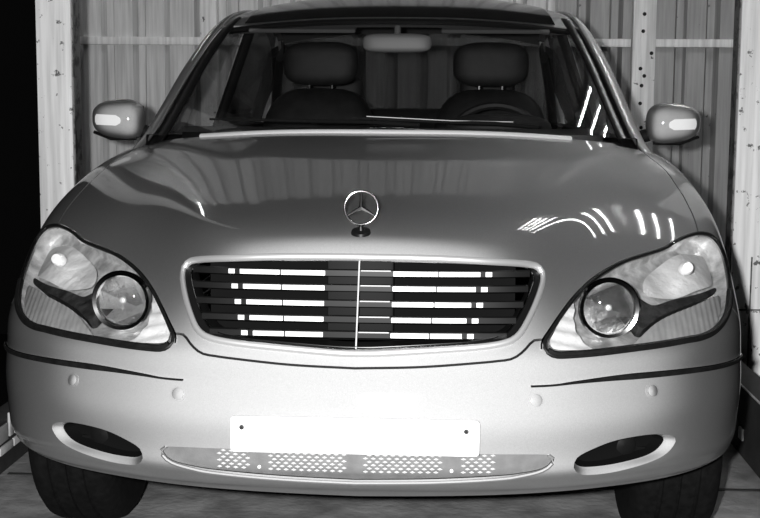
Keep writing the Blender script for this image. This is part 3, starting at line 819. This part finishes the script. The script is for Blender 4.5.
# --- bumper fittings
trimp = spline(to_par(TRIM), SP)
for s in (1, -1):
    st = ribbon(trimp, .0042, .0, .007, None, s, .35).build('rubbing_strip', 'rubber', car)
    top = np.stack([trimp[:, 0], trimp[:, 1]+.0042*np.clip(np.linspace(0, 1, len(trimp))/.35, .25, 1)], -1)
    MB().tube(mp_(on_surf(top, .003), s), .0018, 6).build('chrome_bead', 'chrome', st)
    for px_, pz_, rr in ((.390, .499, .0135), (.654, .502, .0125)):
        y = float(front_y(np.array(px_), np.array(pz_))); p = np.array([px_, y, pz_]); nn = body_normal(p[None])[0]
        o = MB().lathe([(rr*1.45, -.003), (rr*1.4, .0008), (rr*1.12, .001), (rr*1.08, -.002), (rr, -.002), (rr, .0022), (rr*.8, .0034), (0, .0038)], mp_(p, s), mp_(nn, s), 28).build('parking_sensor', 'paint', car)
    # fog lamp recess
    fc = fogp.mean(0); rings = []
    for k, d in ((1.0, .0145), (.985, .02), (.93, .038), (.85, .06), (.3, .065)):
        q = fc+(fogp-fc)*k; rings.append(body_hit(q[:, 0], q[:, 1])+np.array([-.2, .95, 0])*d)
    n = len(fogp); b = MB(); b.add([tuple(x) for r_ in rings for x in mp_(r_, s)], [(i*n+j, i*n+(j+1) % n, (i+1)*n+(j+1) % n, (i+1)*n+j) for i in range(len(rings)-1) for j in range(n)]+[tuple((len(rings)-1)*n+j for j in range(n))])
    fog = b.build('fog_lamp', 'cavity', car)
    cen = body_hit(fc[0:1], fc[1:2])[0]+np.array([.01, .045, .0])
    MB().lathe([(.030, -.03), (.029, -.026), (.026, -.024), (.014, -.021), (0, -.020)], mp_(cen, s), (.15*s, -1, 0), 24).build('fog_lens', 'black', fog)
    # scooped, painted surround of the recess
    sc_ = []
    for t, d in ((0, 0.), (.12, .0015), (.35, .005), (.65, .010), (.9, .0135), (1.02, .0145)):
        q = fogo*(1-t)+fogp*t; sc_.append(on_surf(q, -d))
    b = MB(); b.add([tuple(x) for r_ in sc_ for x in mp_(r_, s)], [(i*n+j, i*n+(j+1) % n, (i+1)*n+(j+1) % n, (i+1)*n+j) for i in range(len(sc_)-1) for j in range(n)])
    b.build('recess_surround', 'paint', fog, True, 60)
# lower intake: a grey panel in the opening with four bright mesh fields
iq = np.vstack([intp[:-2], (intp[1:-3]*[-1, 1])[::-1]])
P_ = cdt_panels(iq*[1.0, 1.0], [], .010); pv = on_surf(P_[0], -.012); pn = body_normal(on_surf(P_[0]))
panel = shell('lower_intake_panel', pv, pn, P_[1], 'greyplastic', car, .006)
il = spline(to_par(INTAKE[4:]), SP); il[-1, 0] = 0; il = np.vstack([il, (il[:-1]*[-1, 1])[::-1]])
MB().tube(on_surf(il, -.001), .004, 6).build('intake_edge', 'paint', panel)
for xa, xb in ((-.304, -.231), (-.189, -.019), (.019, .189), (.231, .304)):
    b = MB(); nx = max(4, int(round((xb-xa)/.0165)))
    for r_ in range(6):
        z = .338+r_*.0076
        for k in range(nx):
            x = xa+(k+.5+(.25 if r_ % 2 else -.25))*(xb-xa)/nx; w, h = .0060, .0030
            y = float(front_y(np.array(x), np.array(z)))+.0105
            b.add([(x-w, y, z), (x, y, z-h), (x+w, y, z), (x, y, z+h), (x, y-.004, z)], [(0, 1, 4), (1, 2, 4), (2, 3, 4), (3, 0, 4)])
    tag(b.build('mesh_field', 'mesh', panel, False), kind='stuff')
for x in (-.21, .21):
    y = float(front_y(np.array(x), np.array(.342)))+.011
    MB().lathe([(.004, 0), (.004, .002), (0, .003)], (x, y, .342), (0, -1, 0), 10).build('clip', 'mesh', panel)
# number plate
pc_ = []
for cxs, czs, a0 in ((1, 1, 0), (-1, 1, 90), (-1, -1, 180), (1, -1, 270)):
    for a in range(0, 91, 15): pc_.append((cxs*.257+.009*math.cos(R(a0+a)), -.0135, czs*.030+.009*math.sin(R(a0+a))+.428))
npl = MB().prism(pc_, (.002, -.004, 0), (.002, .004, 0)).build('number_plate', 'plate', car, True, 30)
for x in (-.24, .24):
    MB().lathe([(.0055, 0), (.005, .002), (.002, .0022), (0, .0005)], (x, -.0176, .443), (0, -1, 0), 12).build('screw', 'bezel', npl)
MB().box((0, .004, .428), (.40, .016, .05), bev=.003).build('plate_bracket', 'dark', npl)

# --- door mirrors
for s in (1, -1):
    c = np.array([s*.952, 1.76, 1.068])
    def shp(q, s=s):
        x, y, z = q; u = x*s
        z = z*(1-.16*u)+.10*u*(z < 0)*0; 
        return [x, y*(1-.15*u), z+.05*u]
    mrr = MB().ellipsoid(tuple(c), (.090, .07, .068), .72, 40, 24, shp).build('door_mirror', 'paint', car)
    b = MB()
    xs_ = np.linspace(-.026, .070, 14); zs_ = np.linspace(-.018, .018, 5); G = []
    for z in zs_:
        row = []
        for x in xs_:
            xl = min(max(x, -.026+(.018-math.sqrt(max(0, .018**2-z*z)))), .070-.3*(.018-math.sqrt(max(0, .018**2-z*z))))
            # ride on the housing front
            ux, uz = xl/.090, (z-.05*.07*ux0 if False else z)/.070
            f = max(0.02, 1-abs(ux)**(2/.72)-abs(uz)**(2/.72))**(.36)
            row.append((c[0]+s*xl, c[1]-.07*f*(1-.15*ux)-.004, c[2]-.003+z+.05*.07*ux))
        G.append(row)
    b.grid(np.array(G)).build('indicator_strip', 'indicator', mrr)
    MB().tube([(s*.80, 1.76, 1.005), (s*.85, 1.775, 1.022), (s*.90, 1.78, 1.035)], [.035, .03, .03], 12, rz=[.03, .022, .024]).build('mirror_foot', 'dark', mrr)
    MB().box((c[0], c[1]+.058, c[2]), (.15, .012, .095), bev=.005).build('mirror_glass', 'chrome', mrr)
    b = MB().tube([(c[0]-s*.07, c[1]-.035, c[2]-.066), (c[0]+s*.02, c[1]-.03, c[2]-.067), (c[0]+s*.085, c[1]-.01, c[2]-.045)], .006, 8); b.build('lower_seam', 'black', mrr)

# --- wheels
WZ = .336+FZ
def wheel(x, y):
    s = 1 if x > 0 else -1
    t = MB()
    prof = [(.22, -.105), (.27, -.112), (.305, -.108), (.325, -.092), (.333, -.07), (.333, -.052), (.326, -.05), (.326, -.042), (.334, -.04), (.335, -.004), (.327, -.003), (.327, .003), (.335, .004), (.334, .04), (.326, .042), (.326, .05), (.333, .052), (.333, .07), (.325, .092), (.305, .108), (.27, .112), (.22, .105)]
    t.lathe(prof, (x, y, WZ), (s, 0, 0), 56)
    w = t.build('wheel', 'tyre', car)
    MB().lathe([(.223, .10), (.215, .085), (.20, .04), (.06, .055), (.055, .075), (0, .08)], (x, y, WZ), (s, 0, 0), 40).build('rim_dish', 'cavity', w)
    for k in range(7):
        a = 2*math.pi*k/7
        MB().tube([(x+s*.085, y+.03*math.cos(a), WZ+.03*math.sin(a)), (x+s*.088, y+.13*math.cos(a), WZ+.13*math.sin(a)), (x+s*.095, y+.215*math.cos(a), WZ+.215*math.sin(a))], [.028, .022, .028], 8, rz=[.012, .012, .012], ref=(s, 0, 0)).build('spoke', 'alloy', w)
    MB().lathe([(.225, .098), (.228, .106), (.215, .104), (.213, .09)], (x, y, WZ), (s, 0, 0), 40).build('rim_edge', 'alloy', w)
    MB().lathe([(.225, -.1), (.20, 0.03), (0, .03)], (x, y, WZ), (s, 0, 0), 24).build('hub', 'cavity', w)
for y in (AY, RY):
    for x in (-.80, .80): wheel(x, y)
# underside
MB().box((0, 2.6, .33), (1.5, 4.2, .08)).build('underbody', 'cavity', car)
MB().box((0, .55, .34), (1.3, .7, .04)).build('engine_undertray', 'cavity', car)

# --- interior
MB().grid(np.stack([[(x, 1.45+.22*(x/.75)**2, 1.02) for x in np.linspace(-.74, .74, 21)], [(x, 1.75+.1*(x/.75)**2, 1.045) for x in np.linspace(-.74, .74, 21)], [(x, 2.0, 1.03) for x in np.linspace(-.74, .74, 21)], [(x, 2.07, .98) for x in np.linspace(-.74, .74, 21)], [(x, 2.05, .6) for x in np.linspace(-.74, .74, 21)]])).build('dashboard', 'dash', car)
MB().ellipsoid((.37, 1.98, 1.045), (.19, .12, .05), .8, 24, 12).build('instrument_hood', 'dash', car)
sw = MB().tube([(.37+.19*math.cos(a), 2.22+.19*math.sin(a)*math.sin(R(25)), .95+.19*math.sin(a)*math.cos(R(25))) for a in np.linspace(0, 2*math.pi, 40, endpoint=False)], .015, 8, True, ref=(0, 1, .3)).build('steering_wheel', 'leather', car)
MB().ellipsoid((.37, 2.21, .95), (.075, .03, .065), .8, 18, 10).build('wheel_boss', 'leather', sw)
for a in (0, 180, 270):
    MB().tube([(.37, 2.21, .95), (.37+.18*math.cos(R(a)), 2.22+.18*math.sin(R(a))*.42, .95+.18*math.sin(R(a))*.9)], .016, 8).build('wheel_spoke', 'leather', sw)
def seat(x, y, w, zb, ztop, hr, hs=(.13, .07)):
    st = MB().ellipsoid((x, y+.12, (zb+ztop)/2), (w, .10, (ztop-zb)/2), .55, 24, 14, lambda q: [q[0]*(1-.12*max(0, q[2])), q[1]+q[2]*.9, q[2]]).build('seat', 'leather', car)
    MB().ellipsoid((x, y-.22, zb+.02), (w, .28, .09), .55, 24, 12).build('cushion', 'leather', st)
    for hx in hr:
        MB().ellipsoid((x+hx, y+.235, ztop+.03+hs[1]*.8), (hs[0], .05, hs[1]), .6, 24, 12).build('headrest', 'leather', st)
        for d in (-.05, .05): MB().tube([(x+hx+d, y+.225, ztop-.04), (x+hx+d, y+.23, ztop+.04)], .006, 6).build('headrest_post', 'chrome', st)
for x in (-.37, .37): seat(x, 2.75, .265, .55, 1.19, (0,), (.165, .095))
seat(0, 3.62, .64, .55, 1.10, (-.38, .38), (.14, .075))
MB().box((0, 4.1, 1.02), (1.35, .55, .03), bev=.01).build('parcel_shelf', 'dash', car)
rv = MB().ellipsoid((0.0, 2.06, 1.346), (.125, .022, .034), .5, 32, 14).build('rear_view_mirror', 'mirrorgrey', car)
MB().tube([(0, 2.07, 1.36), (0, 2.10, 1.405)], .012, 8).build('mirror_stem', 'mirrorgrey', rv)
for s in (1, -1):
    e = rail_at(2.1)
    MB().box((s*.17+.0 if s else 0, 2.22, 1.405), (.26, .13, .016), Matrix.Rotation(R(8), 3, 'X'), .006).build('sun_visor', 'headliner', car) if False else None
    MB().box((s*.36, 2.235, 1.412), (.40, .15, .016), Matrix.Rotation(R(15), 3, 'X'), .006).build('sun_visor', 'headliner', car)
    MB().box((s*.76, 2.7, .80), (.05, 1.9, .40), bev=.015).build('door_card', 'dash', car)
for k, x in enumerate((.27, .36, .45)):
    MB().lathe([(.028, 0), (.03, .004), (.026, .005), (.025, .0)], (x, 2.035, 1.065), (0, .9, -.3), 20).build('gauge_ring', 'chrome', car)

star['label'] = 'chrome three-pointed star in a ring on a black foot'
npl['label'] = 'blank white number plate with two screws'
grille['label'] = 'black grille with bright slat inserts in a silver frame'
panel['label'] = 'grey lower intake panel with bright mesh fields'
